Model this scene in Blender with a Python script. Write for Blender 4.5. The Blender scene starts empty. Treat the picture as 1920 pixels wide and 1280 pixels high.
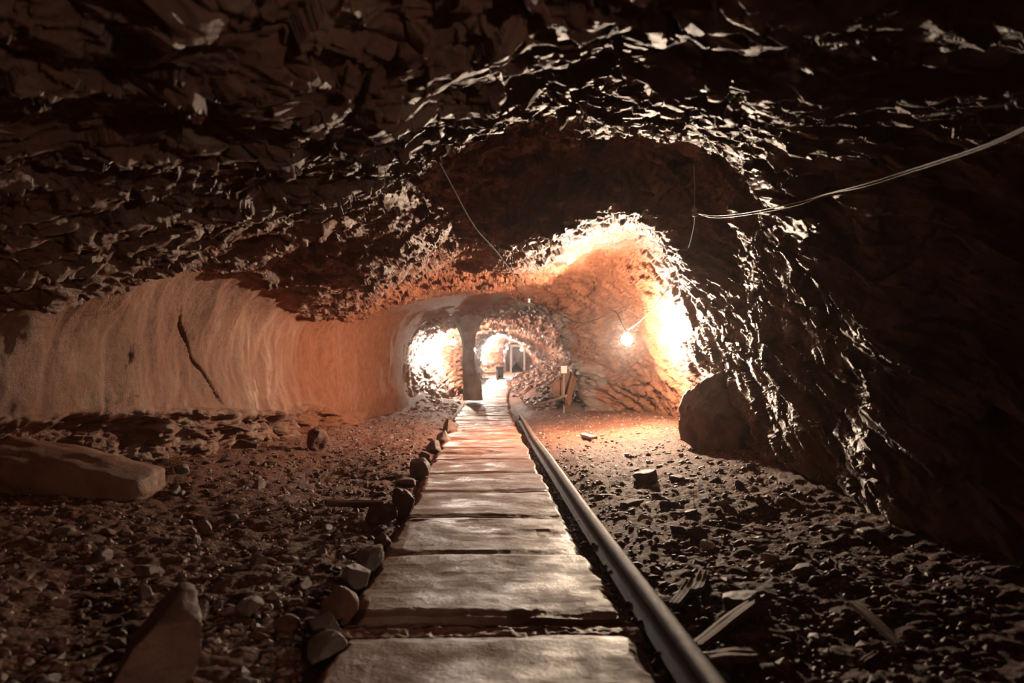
import bpy, bmesh, math, random
import numpy as np
from mathutils import Vector, Matrix

Q = 1.0                      # mesh density
W, H, F = 1920, 1280, 1493.0
CAMH = 1.1
rng = np.random.default_rng(7)
random.seed(7)
scn = bpy.context.scene
COL = scn.collection

# ------------------------------------------------------------ camera
yaw, pitch = math.atan(54/F), math.atan(45/F)
Rcam = Matrix.Rotation(-yaw, 3, 'Z') @ Matrix.Rotation(pitch, 3, 'X') @ Matrix.Rotation(math.pi/2, 3, 'X')
cd = bpy.data.cameras.new('camera'); cam = bpy.data.objects.new('camera', cd); COL.objects.link(cam)
cam.location = (0, 0, CAMH); cam.rotation_euler = Rcam.to_euler()
cd.sensor_width = 36; cd.lens = 36*F/W; cd.clip_end = 200; cd.clip_start = .05
cd.dof.use_dof = True; cd.dof.focus_distance = 7.5; cd.dof.aperture_fstop = 2.2
scn.camera = cam
Rn = np.array(Rcam)

def ray(px, py):
    return Rn @ np.array([(px-W/2)/F, -(py-H/2)/F, -1.0])
def P(px, py, Y):
    """world point seen at that pixel of the photo, Y metres down the tunnel"""
    d = ray(px, py); t = Y/d[1]
    return Vector((d[0]*t, Y, CAMH+d[2]*t))
def FP(px, py, it=12):
    """the floor point seen at that pixel"""
    d = ray(px, py); z = 0.0
    for _ in range(it):
        t = (z-CAMH)/d[2]; z = float(floor_base(np.array([d[0]*t]), np.array([d[1]*t]))[0])
    return Vector((d[0]*t, d[1]*t, z))

# ------------------------------------------------------------ noise
def _h(ix, iy, iz, s=0):
    return (_h32(ix, iy, iz, s) & np.uint32(0xffffff)).astype(np.float32)/16777216.0
def vn(p, s=0):
    """value noise, -1..1"""
    fl = np.floor(p); i = fl.astype(np.int32).astype(np.uint32); f = (p-fl).astype(np.float32); f = f*f*f*(f*(f*6-15)+10)
    r = 0
    for a in (0, 1):
        wx = f[:, 0] if a else 1-f[:, 0]
        for b in (0, 1):
            wy = f[:, 1] if b else 1-f[:, 1]
            for c in (0, 1):
                wz = f[:, 2] if c else 1-f[:, 2]
                r = r + wx*wy*wz*_h(i[:, 0]+np.uint32(a), i[:, 1]+np.uint32(b), i[:, 2]+np.uint32(c), s)
    return r*2-1
def fbm(p, o=4, s=0, g=.5):
    r = 0; a = 1; t = 0
    for k in range(o):
        r = r+a*vn(p*2**k+k*17.3, s+k); t += a; a *= g
    return r/t
def ridged(p, o=4, s=0, g=.5):
    r = 0; a = 1; t = 0
    for k in range(o):
        r = r+a*(1-2*np.abs(vn(p*2**k+k*11.7, s+k))); t += a; a *= g
    return r/t
def _h32(x, y, z, s):
    n = (x*np.uint32(73856093)) ^ (y*np.uint32(19349663)) ^ (z*np.uint32(83492791)) ^ np.uint32((s*2654435761) & 0xffffffff)
    n = (n ^ (n >> np.uint32(13)))*np.uint32(1274126177)
    n = (n ^ (n >> np.uint32(16)))*np.uint32(0x45d9f3b)
    return n ^ (n >> np.uint32(15))
def _cells(p, s):
    p = p.astype(np.float32); fl = np.floor(p); i = fl.astype(np.int32).astype(np.uint32); f = p-fl
    n = len(p); f1 = np.full(n, 9., np.float32); f2 = f1.copy(); best = np.zeros(n, np.uint32); K = np.float32(1/1023.)
    dd = np.zeros((n, 3), np.float32)
    for a in (-1, 0, 1):
        for b in (-1, 0, 1):
            for c in (-1, 0, 1):
                h = _h32(i[:, 0]+np.uint32(a & 0xffffffff), i[:, 1]+np.uint32(b & 0xffffffff), i[:, 2]+np.uint32(c & 0xffffffff), s)
                dx = f[:, 0]-a-(h & np.uint32(1023))*K; dy = f[:, 1]-b-((h >> np.uint32(10)) & np.uint32(1023))*K; dz = f[:, 2]-c-((h >> np.uint32(20)) & np.uint32(1023))*K
                d = dx*dx+dy*dy+dz*dz; m = d < f1
                f2 = np.where(m, f1, np.minimum(f2, d)); f1 = np.where(m, d, f1); best = np.where(m, h, best)
                dd[m] = np.stack([dx[m], dy[m], dz[m]], 1)
    return np.sqrt(f1), np.sqrt(f2), best, dd
def _r(b, k):
    h = (b ^ np.uint32(k*0x9E3779B1 & 0xffffffff))*np.uint32(0x85ebca6b); h = (h ^ (h >> np.uint32(13)))*np.uint32(0xc2b2ae35)
    return ((h >> np.uint32(8)) & np.uint32(0xffff)).astype(np.float32)/65535.
def worley(p, s=0):
    """F1, F2, random value of the nearest cell"""
    f1, f2, b, dd = _cells(p, s); return f1, f2, _r(b, 1)
def facet(p, s=0):
    """flat tilted chips, one per cell: the broken look of blasted rock"""
    f1, f2, b, dd = _cells(p, s)
    return (_r(b, 2)-.5)+2.6*((_r(b, 3)-.5)*dd[:, 0]+(_r(b, 4)-.5)*dd[:, 1]+(_r(b, 5)-.5)*dd[:, 2])
def ss(a, b, x):
    t = np.clip((x-a)/(b-a), 0, 1); return t*t*(3-2*t)

# ------------------------------------------------------------ object helpers
def tag(o, label=None, cat=None, group=None, kind=None):
    if label: o['label'] = label
    if cat: o['category'] = cat
    if group: o['group'] = group
    if kind: o['kind'] = kind
    return o
def mesh_np(name, co, faces, mat, parent=None, smooth=True, attrs=None):
    me = bpy.data.meshes.new(name)
    co = np.asarray(co, np.float32); faces = np.asarray(faces, np.int32); k = faces.shape[1]
    me.vertices.add(len(co)); me.vertices.foreach_set('co', co.ravel())
    me.loops.add(faces.size); me.loops.foreach_set('vertex_index', faces.ravel())
    me.polygons.add(len(faces)); me.polygons.foreach_set('loop_start', np.arange(0, faces.size, k, dtype=np.int32))
    me.polygons.foreach_set('use_smooth', np.full(len(faces), smooth))
    for nm, v in (attrs or {}).items():
        a = me.attributes.new(nm, 'FLOAT', 'POINT'); a.data.foreach_set('value', np.asarray(v, np.float32))
    me.update(calc_edges=True); me.materials.append(mat)
    o = bpy.data.objects.new(name, me); COL.objects.link(o)
    if parent: o.parent = parent
    return o
def mesh_bm(name, bm, mat, parent=None, smooth=False):
    me = bpy.data.meshes.new(name); bm.to_mesh(me); bm.free()
    for p in me.polygons: p.use_smooth = smooth
    me.materials.append(mat)
    o = bpy.data.objects.new(name, me); COL.objects.link(o)
    if parent: o.parent = parent
    return o
def empty(name, loc, rz=0):
    o = bpy.data.objects.new(name, None); o.location = loc; o.rotation_euler = (0, 0, rz); o.empty_display_size = .1
    COL.objects.link(o); return o
def tube_np(pts, r, seg=8, closed=True):
    """tube along points"""
    pts = [Vector(p) for p in pts]; co = []; fs = []
    n = len(pts); up = Vector((.13, .21, 1)).normalized()
    for i, p in enumerate(pts):
        t = (pts[min(i+1, n-1)]-pts[max(i-1, 0)]).normalized()
        a = t.cross(up).normalized(); b = t.cross(a)
        rr = r[i] if hasattr(r, '__len__') else r
        for k in range(seg):
            an = 2*math.pi*k/seg; co.append(p+a*math.cos(an)*rr+b*math.sin(an)*rr)
    for i in range(n-1):
        for k in range(seg):
            fs.append((i*seg+k, i*seg+(k+1) % seg, (i+1)*seg+(k+1) % seg, (i+1)*seg+k))
    if closed:
        c0 = len(co); co.append(pts[0]); co.append(pts[-1])
        for k in range(seg):
            fs.append((c0, (k+1) % seg, k, k)); fs.append((c0+1, (n-1)*seg+k, (n-1)*seg+(k+1) % seg, (n-1)*seg+(k+1) % seg))
    return co, fs
def add_tube(bm, pts, r, seg=8):
    co, fs = tube_np(pts, r, seg)
    vs = [bm.verts.new(c) for c in co]
    for f in fs:
        idx = []
        for i in f:
            if i not in idx: idx.append(i)
        bm.faces.new([vs[i] for i in idx])
def add_box(bm, cx, cy, cz, sx, sy, sz, rz=0):
    m = Matrix.Translation((cx, cy, cz)) @ Matrix.Rotation(rz, 4, 'Z') @ Matrix.Diagonal((sx, sy, sz, 1))
    bmesh.ops.create_cube(bm, size=1, matrix=m)
def spline(pts, n=12):
    """Catmull-Rom through points"""
    pts = [Vector(p) for p in pts]; q = [pts[0]*2-pts[1]]+pts+[pts[-1]*2-pts[-2]]; out = []
    for i in range(1, len(q)-2):
        for k in range(n):
            t = k/n; a, b, c, d = q[i-1], q[i], q[i+1], q[i+2]
            out.append(.5*((2*b)+(c-a)*t+(2*a-5*b+4*c-d)*t*t+(3*b-a-3*c+d)*t**3))
    out.append(pts[-1]); return out

# ------------------------------------------------------------ materials
class NT:
    def __init__(s, name):
        s.m = bpy.data.materials.new(name); s.m.use_nodes = True; s.t = s.m.node_tree; s.t.nodes.clear()
        s.out = s.n('ShaderNodeOutputMaterial'); s.b = s.n('ShaderNodeBsdfPrincipled')
        s.l(s.b.outputs[0], s.out.inputs[0]); s.co = s.n('ShaderNodeTexCoord').outputs['Object']
    def n(s, t, **kw):
        x = s.t.nodes.new(t)
        for k, v in kw.items(): setattr(x, k, v)
        return x
    def l(s, a, b): s.t.links.new(a, b)
    def noise(s, scale, det=4, rough=.6, vec=None, dist=0):
        x = s.n('ShaderNodeTexNoise'); x.inputs['Scale'].default_value = scale; x.inputs['Detail'].default_value = det
        x.inputs['Roughness'].default_value = rough; x.inputs['Distortion'].default_value = dist; s.l(vec or s.co, x.inputs['Vector']); return x.outputs[0]
    def vor(s, scale, vec=None, out='Distance', feature='F1'):
        x = s.n('ShaderNodeTexVoronoi', feature=feature); x.inputs['Scale'].default_value = scale; s.l(vec or s.co, x.inputs['Vector']); return x.outputs[out]
    def ramp(s, fac, stops):
        x = s.n('ShaderNodeValToRGB'); e = x.color_ramp.elements
        while len(e) < len(stops): e.new(.5)
        for i, (p, c) in enumerate(stops):
            e[i].position = p; e[i].color = (c if len(c) == 4 else (*c, 1)) if hasattr(c, '__len__') else (c, c, c, 1)
        s.l(fac, x.inputs[0]); return x.outputs[0]
    def mix(s, fac, a, b, mode='MIX'):
        x = s.n('ShaderNodeMix', data_type='RGBA', blend_type=mode)
        for i, v in ((0, fac), (6, a), (7, b)):
            if hasattr(v, 'is_linked') or isinstance(v, bpy.types.NodeSocket): s.l(v, x.inputs[i])
            elif i == 0: x.inputs[0].default_value = v
            else: x.inputs[i].default_value = (*v, 1)
        return x.outputs[2]
    def math(s, op, a, b):
        x = s.n('ShaderNodeMath', operation=op)
        for i, v in ((0, a), (1, b)):
            if isinstance(v, bpy.types.NodeSocket): s.l(v, x.inputs[i])
            else: x.inputs[i].default_value = v
        return x.outputs[0]
    def attr(s, name):
        x = s.n('ShaderNodeAttribute'); x.attribute_name = name; return x.outputs['Fac']
    def mapping(s, scale, rot=(0, 0, 0)):
        x = s.n('ShaderNodeMapping'); x.inputs['Scale'].default_value = scale; x.inputs['Rotation'].default_value = rot
        s.l(s.co, x.inputs['Vector']); return x.outputs[0]
    def set(s, col=None, rough=None, metal=None, spec=None):
        for k, v in (('Base Color', col), ('Roughness', rough), ('Metallic', metal), ('Specular IOR Level', spec)):
            if v is None: continue
            if isinstance(v, bpy.types.NodeSocket): s.l(v, s.b.inputs[k])
            else: s.b.inputs[k].default_value = (*v, 1) if hasattr(v, '__len__') else v
        return s
    def bump(s, h, strength=.5, dist=.02):
        x = s.n('ShaderNodeBump'); s.l(h, x.inputs['Height']); x.inputs['Distance'].default_value = dist
        if isinstance(strength, bpy.types.NodeSocket): s.l(strength, x.inputs['Strength'])
        else: x.inputs['Strength'].default_value = strength
        s.l(x.outputs[0], s.b.inputs['Normal']); return s

def rock_material(name, shell):
    t = NT(name)
    n1 = t.noise(1.3, 6, .65); n2 = t.noise(9, 6, .7); cell = t.vor(11, out='Color')
    red = t.ramp(n1, [(.25, (.115, .040, .024)), (.45, (.21, .076, .042)), (.6, (.30, .125, .072)), (.75, (.24, .10, .066))])
    cellv = t.ramp(cell, [(.2, .62), (.5, 1.0), (.85, 1.45)])
    red = t.mix(.55, red, cellv, 'MULTIPLY') if not shell else red
    red = t.mix(.6, red, t.ramp(n2, [(.3, .6), (.7, 1.3)]), 'MULTIPLY')
    grey = t.ramp(t.noise(3, 6, .7), [(.3, (.12, .085, .072)), (.5, (.24, .185, .165)), (.7, (.40, .33, .295))])
    if shell:
        g = t.attr('grey'); sm = t.attr('smoothface'); cg = t.attr('cobble')
        pale = t.ramp(t.noise(2.4, 8, .68, t.mapping((1, 1.3, .5))), [(.3, (.14, .048, .025)), (.46, (.26, .105, .057)), (.56, (.31, .15, .09)), (.70, (.40, .25, .18))])
        red = t.mix(t.math('MULTIPLY', cg, .8), red, t.ramp(cg, [(.0, (.12, .045, .03)), (.5, (.22, .115, .08)), (1, (.40, .28, .21))]))
        c = t.mix(sm, red, pale); c = t.mix(g, c, grey)
        dust = t.attr('dust')
        c = t.mix(dust, c, t.ramp(n2, [(.3, (.17, .062, .033)), (.7, (.28, .115, .066))]))
        t.set(c, t.ramp(t.math('ADD', t.math('MULTIPLY', n2, .6), t.math('ADD', t.math('MULTIPLY', dust, .7), t.math('MULTIPLY', sm, .2))), [(.2, .36), (.45, .52), (.75, .85)]), spec=t.ramp(dust, [(0, .5), (1, .12)]))
    else:
        oi = t.n('ShaderNodeObjectInfo').outputs['Random']
        c = t.mix(t.ramp(oi, [(.35, .0), (.8, .85)]), red, grey)
        t.set(c, t.ramp(n2, [(.3, .38), (.7, .75)]), spec=.5)
    h = t.math('ADD', t.noise(28, 8, .72), t.math('MULTIPLY', t.noise(110, 4, .7), .35))
    t.bump(h, .75, .035)
    return t.m
M = {}
M['shell'] = rock_material('tunnel rock', True)
M['stone'] = rock_material('loose stone', False)

t = NT('gravel'); n = t.noise(30, 4, .7)
c = t.ramp(t.vor(22, out='Color'), [(.2, (.10, .038, .025)), (.5, (.19, .08, .052)), (.75, (.27, .16, .12)), (.95, (.42, .32, .26))])
t.set(t.mix(.5, c, t.ramp(n, [(.3, .5), (.7, 1.3)]), 'MULTIPLY'), .55, spec=.5); t.bump(t.noise(90, 5, .7), .5, .008); M['gravel'] = t.m

t = NT('red dirt'); n = t.noise(5, 8, .7); n2 = t.noise(40, 5, .7)
c = t.ramp(n, [(.3, (.11, .036, .020)), (.5, (.20, .072, .038)), (.7, (.29, .12, .068))])
c = t.mix(.7, c, t.ramp(t.vor(60, out='Color'), [(.1, .5), (.6, 1.0), (.95, 1.9)]), 'MULTIPLY')
t.set(c, t.ramp(n2, [(.3, .6), (.7, .9)]), spec=.35)
h = t.math('ADD', t.math('MULTIPLY', t.vor(45), -.8), t.noise(70, 7, .75)); t.bump(h, .8, .03); M['dirt'] = t.m

t = NT('wet concrete'); n = t.noise(1.7, 6, .62, dist=.4); n2 = t.noise(14, 7, .7); mud = t.noise(1.9, 8, .6, t.mapping((1, 1.25, 1)))
c = t.ramp(n, [(.3, (.22, .115, .080)), (.48, (.37, .24, .19)), (.65, (.50, .38, .32))])
c = t.mix(t.ramp(mud, [(.50, 0), (.62, .8)]), c, (.22, .08, .043))
c = t.mix(.55, c, t.ramp(n2, [(.3, .65), (.7, 1.25)]), 'MULTIPLY')
c = t.mix(t.math('MULTIPLY', t.attr('joint'), .8), c, (.16, .06, .034))
c = t.mix(t.attr('mud'), c, (.27, .10, .055))
t.set(c, t.ramp(t.noise(3.1, 5, .6), [(.36, .38), (.5, .55), (.66, .8)]), spec=t.ramp(t.attr('mud'), [(.2, .38), (.8, .12)]))
h = t.math('ADD', t.noise(7, 9, .66), t.math('MULTIPLY', t.noise(60, 4, .7), .25)); t.bump(h, .5, .03); M['concrete'] = t.m

t = NT('rusty rail steel'); n = t.noise(60, 6, .75); n1 = t.noise(4, 5, .6)
c = t.ramp(n1, [(.3, (.06, .028, .018)), (.55, (.13, .065, .042)), (.75, (.19, .115, .08))])
t.set(t.mix(.7, c, t.ramp(n, [(.3, .4), (.7, 1.4)]), 'MULTIPLY'), t.ramp(n, [(.3, .5), (.7, .75)]), metal=.0, spec=.4); t.bump(n, .7, .006); M['rail'] = t.m

def wood(name, a, b):
    t = NT(name); g = t.noise(9, 7, .7, t.mapping((1.2, 14, 14)))
    t.set(t.ramp(g, [(.3, a), (.7, b)]), .7, spec=.35); t.bump(g, .6, .01); return t.m
M['wood'] = wood('weathered orange wood', (.13, .05, .028), (.36, .16, .085))
M['greywood'] = wood('weathered grey wood', (.16, .115, .09), (.42, .33, .27))
M['darkwood'] = wood('dark damp wood', (.035, .025, .022), (.10, .07, .055))
def plain(name, col, rough=.5, metal=0, spec=.5):
    t = NT(name); n = t.noise(25, 5, .6)
    t.set(t.mix(.4, col, t.ramp(n, [(.3, .7), (.7, 1.2)]), 'MULTIPLY'), rough, metal, spec); return t.m
M['paper'] = plain('white sign board', (.80, .76, .70), .6)
M['wire'] = plain('grey cable sheath', (.20, .18, .165), .35)
M['blackwire'] = plain('black cable sheath', (.03, .025, .022), .85, 0, .15)
M['porcelain'] = plain('white porcelain', (.75, .72, .66), .2)
M['metal'] = plain('galvanised lamp metal', (.45, .44, .42), .4, .9)
M['black'] = plain('black painted metal', (.018, .017, .017), .5)
def emis(name, col, st):
    m = bpy.data.materials.new(name); m.use_nodes = True; nt = m.node_tree; nt.nodes.clear()
    o = nt.nodes.new('ShaderNodeOutputMaterial'); e = nt.nodes.new('ShaderNodeEmission'); e.inputs[0].default_value = (*col, 1); e.inputs[1].default_value = st
    nt.links.new(e.outputs[0], o.inputs[0]); return m

# ------------------------------------------------------------ floor height
def zc(Y):
    return np.interp(Y, [-5, 16, 22, 32, 38, 50, 70], [0, 0, .12, .36, .62, .80, .9])
def floor_base(x, Y):
    z = zc(Y)
    far = ss(17.5, 20.5, Y)
    z = z+far*np.maximum(0, x-np.interp(Y, [18, 22, 30, 36, 42], [1.35, 1.15, 1.0, 1.5, 2.6]))*.6
    z = z+ss(-1.3, -3.4, x)*.22*(1-far)+ss(-.9, -1.9, x)*far*.35
    z = z+ss(1.3, 3.2, x)*.16*(1-far)
    return z
def floor_z(x, Y):
    p = np.stack([x, Y, 0*x], 1)
    off = np.minimum(ss(-.52, -.9, x)+ss(.78, 1.1, x), 1)
    z = floor_base(x, Y)+off*(.045*fbm(p*1.7, 3, 40)+.05*np.maximum(0, fbm(p*.8+9, 2, 44)))
    z = z-.055*(1-off)      # bed below the walkway slabs
    return z

# ------------------------------------------------------------ tunnel shell
def c2w(pts, Y):
    return [tuple(P(a, b, Y)) for a, b in pts]
ST = []   # (Y, centre (x,z), [(x,z)...])
def st_px(Y, pts, c=(906, 685)):
    w = c2w(pts, Y); cc = P(c[0], c[1], Y); ST.append((Y, (cc.x, cc.z), [(p[0], p[2]) for p in w]))
def st_w(Y, pts):
    ST.append((Y, (0., CAMH), pts))
back = [(-3.3,-.5),(-3.4,.3),(-3.5,1.3),(-3.4,2.1),(-2.8,2.7),(-1.8,2.9),(-.8,3.0),(.2,3.0),(1,3.0),(1.9,2.95),(2.7,2.6),(3.1,1.8),(3.2,.9),(3.2,.2),(3.2,-.5)]
st_w(-4.0, [(x*.01, 1.1+(z-1.1)*.01) for x, z in back])
st_w(-3.8, back)
st_w(-2.2, [(a+(.35 if a > 2 and c < 2.4 else 0), c) for a, c in back])
st_w(-1.0, [(a-(.95 if a > 2.5 else .1 if a > 1.5 else 0), c) for a, c in back])
st_w(.6, [(a-(.5 if a > 2.5 else 0), c) for a, c in back])
st_w(2.4, [(-3.3,-.5),(-3.35,.3),(-3.4,1.2),(-3.2,1.65),(-2.7,1.85),(-1.8,1.95),(-.8,2.02),(0,2.15),(.9,2.2),(1.8,2.15),(2.6,1.9),(2.85,1.4),(2.9,.9),(2.9,.2),(3.0,-.5)])
st_w(3.9, [(-3.9,-.5),(-4.0,.3),(-4.05,1.2),(-3.7,1.6),(-2.7,1.86),(-2.0,1.96),(-1.2,2.05),(-.5,2.18),(.1,2.42),(.8,2.48),(1.5,2.38),(2.1,2.12),(2.42,1.6),(2.5,.9),(2.6,.2),(2.8,-.5)])
st_w(5.0, [(-3.7,-.5),(-3.75,.3),(-3.8,1.2),(-3.6,1.6),(-2.8,1.87),(-2.0,2.02),(-1.2,2.12),(-.6,2.27),(-.2,2.5),(.3,2.82),(.8,2.86),(1.3,2.70),(1.8,2.48),(2.1,2.05),(2.22,1.5),(2.32,.9),(2.5,.3),(2.65,-.5)])
st_px(6.0, [(50,1150),(60,950),(75,800),(62,640),(135,560),(250,490),(400,440),(600,405),(720,365),(785,300),(860,235),(970,170),(1060,165),(1150,200),(1250,230),(1350,235),(1440,340),(1470,500),(1495,700),(1545,850),(1610,970),(1670,1150)])
st_px(6.9, [(200,1100),(215,900),(235,780),(220,640),(270,530),(380,450),(500,425),(620,410),(740,370),(820,280),(930,225),(1050,210),(1150,222),(1250,235),(1345,250),(1412,360),(1420,520),(1440,700),(1485,850),(1540,930),(1600,1100)])
st_px(7.8, [(330,1050),(345,880),(370,780),(350,650),(385,540),(470,490),(560,470),(640,460),(740,425),(830,370),(920,350),(1040,290),(1130,268),(1220,272),(1310,310),(1385,425),(1395,560),(1405,700),(1440,830),(1490,920),(1550,1050)])
st_px(8.7, [(430,1000),(445,880),(465,780),(445,650),(460,570),(540,530),(620,520),(690,520),(780,465),(860,425),(905,455),(960,475),(1040,445),(1130,395),(1190,395),(1275,445),(1330,555),(1355,660),(1385,760),(1430,860),(1480,1000)])
st_px(9.6, [(490,1000),(505,870),(525,780),(505,650),(515,585),(580,565),(640,550),(700,535),(790,485),(860,455),(905,475),(960,490),(1040,458),(1130,408),(1190,410),(1265,465),(1305,560),(1335,670),(1365,760),(1400,850),(1450,1000)])
st_px(11.3, [(570,950),(580,840),(590,780),(570,680),(575,610),(620,590),(670,575),(720,545),(800,510),(870,495),(930,500),(980,510),(1050,478),(1130,430),(1190,435),(1240,490),(1262,560),(1280,640),(1300,720),(1335,800),(1380,950)])
st_px(13.2, [(630,930),(640,810),(650,760),(640,680),(645,610),(680,580),(730,562),(790,545),(860,535),(930,535),(990,530),(1060,498),(1130,462),(1180,485),(1205,550),(1225,620),(1245,690),(1270,760),(1300,830),(1330,930)])
st_px(14.8, [(670,900),(680,800),(690,760),(685,680),(692,610),(720,580),(770,565),(830,555),(890,552),(950,545),(1010,532),(1065,510),(1120,520),(1160,560),(1190,620),(1212,680),(1240,740),(1262,800),(1280,900)])
st_px(16.6, [(715,900),(725,790),(735,740),(732,680),(740,620),(770,585),(820,568),(870,562),(930,558),(990,556),(1020,556),(1045,560),(1080,600),(1110,650),(1142,700),(1172,760),(1190,860)])
st_px(17.4, [(735,880),(750,780),(752,740),(748,680),(755,622),(788,588),(845,570),(890,566),(930,562),(985,562),(1008,564),(1024,578),(1042,610),(1062,655),(1082,700),(1098,750),(1110,860)])
st_px(19.0, [(790,850),(770,760),(765,730),(762,690),(770,640),(790,610),(850,588),(890,580),(940,575),(1000,572),(1060,580),(1110,620),(1140,680),(1150,740),(1160,860)])
st_px(21.5, [(850,830),(825,745),(800,710),(785,660),(788,640),(815,615),(860,602),(900,594),(950,590),(1010,586),(1060,600),(1100,640),(1120,700),(1130,740),(1140,850)])
st_px(24.0, [(868,800),(858,740),(840,710),(815,670),(810,640),(835,616),(870,605),(900,602),(950,600),(1000,600),(1050,612),(1085,640),(1100,690),(1105,740),(1110,840)])
st_px(26.0, [(878,780),(876,740),(870,710),(868,670),(868,640),(880,620),(900,610),(925,607),(950,606),(985,612),(1030,630),(1060,650),(1080,690),(1085,740),(1090,820)])
st_px(31.0, [(884,780),(882,730),(880,705),(878,675),(880,645),(890,625),(905,618),(925,614),(945,614),(965,620),(1000,636),(1030,655),(1050,690),(1055,740),(1060,800)], (915,685))
st_px(36.0, [(900,770),(898,720),(896,700),(895,680),(896,650),(905,632),(915,624),(930,621),(945,621),(960,628),(985,642),(1005,660),(1030,690),(1035,730),(1040,780)], (925,685))
st_px(40.0, [(916,760),(914,715),(912,700),(910,680),(912,655),(918,640),(925,632),(935,628),(948,628),(962,634),(980,645),(995,660),(1015,690),(1020,730),(1025,770)], (940,680))
st_px(41.5, [(944,760),(943,715),(942,700),(941,680),(942,660),(944,648),(948,640),(952,636),(960,635),(970,638),(982,646),(992,660),(1008,690),(1012,730),(1015,770)], (965,680))
st_px(48.0, [(952,740),(951,715),(950,700),(949,685),(950,665),(952,652),(956,648),(960,646),(965,645),(972,647),(980,652),(986,665),(990,690),(992,715),(994,740)], (968,680))
st_px(49.0, [(967,681),(966.8,680),(966.8,679.5),(967,679),(967.5,678.8),(968,678.8),(968.5,678.8),(969,679),(969.2,679.5),(969.2,680),(969,681)], (968,680))

TH0, TH1 = math.radians(228), math.radians(-48)
NU = int(1500*Q)
th = np.linspace(TH0, TH1, NU)
ys, rad, cen = [], [], []
for Y, c, pts in ST:
    a = np.array([math.atan2(z-c[1], x-c[0]) for x, z in pts]); a = np.where(a < -math.pi/2-.001, a+2*math.pi, a)
    r = np.array([math.hypot(x-c[0], z-c[1]) for x, z in pts])
    o = np.argsort(a); a, r = a[o], r[o]
    rr = np.interp(th, a, r)
    k = max(3, int(18*Q)); g = np.exp(-.5*(np.arange(-3*k, 3*k+1)/k)**2); g /= g.sum()
    rp = np.concatenate([np.full(3*k, rr[0]), rr, np.full(3*k, rr[-1])]); rr = np.convolve(rp, g, 'valid')
    ys.append(Y); rad.append(rr); cen.append(c)
ys = np.array(ys); rad = np.array(rad); cen = np.array(cen)
def pchip(x, y, xi):
    h = np.diff(x)[:, None]; d = np.diff(y, axis=0)/h
    m = np.zeros_like(y); same = d[:-1]*d[1:] > 0
    w1 = 2*h[1:]+h[:-1]; w2 = h[1:]+2*h[:-1]
    with np.errstate(all='ignore'):
        hm = (w1+w2)/(w1/d[:-1]+w2/d[1:])
    m[1:-1] = np.where(same, hm, 0); m[0] = d[0]; m[-1] = d[-1]
    i = np.clip(np.searchsorted(x, xi)-1, 0, len(x)-2); t = ((xi-x[i])/h[i, 0])[:, None]; hh = h[i]
    return (2*t**3-3*t**2+1)*y[i]+(t**3-2*t**2+t)*hh*m[i]+(-2*t**3+3*t**2)*y[i+1]+(t**3-t**2)*hh*m[i+1]
YJ = 17.6                                  # finer columns before, finer rows beyond
def fill(a, step):                         # no two rows further apart than step
    out = [a[0]]
    for v in a[1:]:
        k = int(math.ceil((v-out[-1])/step-1e-6)); v0 = out[-1]
        out += [v0+(v-v0)*(m+1)/k for m in range(k)]
    return np.array(out)
near = np.unique(np.concatenate([np.linspace(-4, 2.2, 50), 1/np.linspace(1/2.2, 1/YJ, int(740*Q)), np.linspace(6.2, 9.4, int(90*Q)), [YJ]]).round(5))
near = np.concatenate([near[near < 2.2], fill(near[near >= 2.2], .05/Q)])
farY = fill(np.unique(np.concatenate([[YJ], ys[ys > YJ], np.linspace(YJ, 42, 40), [44, 46, 49]]).round(5)), .055/Q)
def sheet(Yr, cols):
    R = pchip(ys, rad, Yr)[:, cols]; C = pchip(ys, cen, Yr); t_ = th[cols]
    X = C[:, :1]+R*np.cos(t_)[None]; Z = C[:, 1:]+R*np.sin(t_)[None]; YY = np.repeat(Yr[:, None], len(cols), 1)
    G = np.stack([X, YY, Z], 2)
    dU = np.gradient(G, axis=1); dV = np.gradient(G, Yr, axis=0)
    N = np.cross(dU, dV); N /= (np.linalg.norm(N, axis=2, keepdims=True)+1e-9)
    inward = np.stack([C[:, :1]-X, 0*X, C[:, 1:]-Z], 2); N *= np.sign((N*inward).sum(2))[..., None]
    return G, N
CN = np.arange(NU); CF = np.unique(np.concatenate([np.arange(0, NU, 3), [NU-1]]))
GN, NN = sheet(near, CN); GF, NF = sheet(farY, CF)
NF[0] = NN[-1][CF]
NV1, NV2 = len(near), len(farY); NA = NV1*NU
p = np.concatenate([GN.reshape(-1, 3), GF.reshape(-1, 3)]); n_ = np.concatenate([NN.reshape(-1, 3), NF.reshape(-1, 3)])
Yr = near
x, y, z = p[:, 0], p[:, 1], p[:, 2]
# where each kind of rock is (all in tunnel coordinates)
left = ss(-1.0, -2.2, x)
# upper edge of the smooth face on the left wall: rises to a crest half way along
edge = np.interp(y, [0, 4.5, 5.6, 6.3, 7.0, 8.0, 9.2, 10.5, 12.5, 15, 17, 60], [1.5, 1.5, 1.55, 1.75, 2.0, 2.02, 1.85, 1.72, 1.75, 2.0, 3.5, 3.5])
edge = edge+.10*fbm(np.stack([y*1.1, 0*y, 0*y], 1), 3, 5)
low = np.interp(y, [0, 5, 8, 10, 12, 14, 60], [.75, .75, .66, .55, .42, .2, -.5])+.12*fbm(np.stack([y*1.3+7, 0*y, 0*y], 1), 3, 8)
smo = left*ss(edge+.05, edge-.05, z)*ss(low-.06, low+.08, z)
smo = np.maximum(smo, ss(14.3, 15.8, y)*ss(20, 18.8, y)*ss(.55, .2, x))
grey = ss(.1, 1.3, x+.35*fbm(p*.9, 3, 3))*ss(13.0, 11.0, y+.8*fbm(p*.7, 2, 31))*ss(.9, 1.5, z+ss(11, 6, y)*3)
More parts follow.
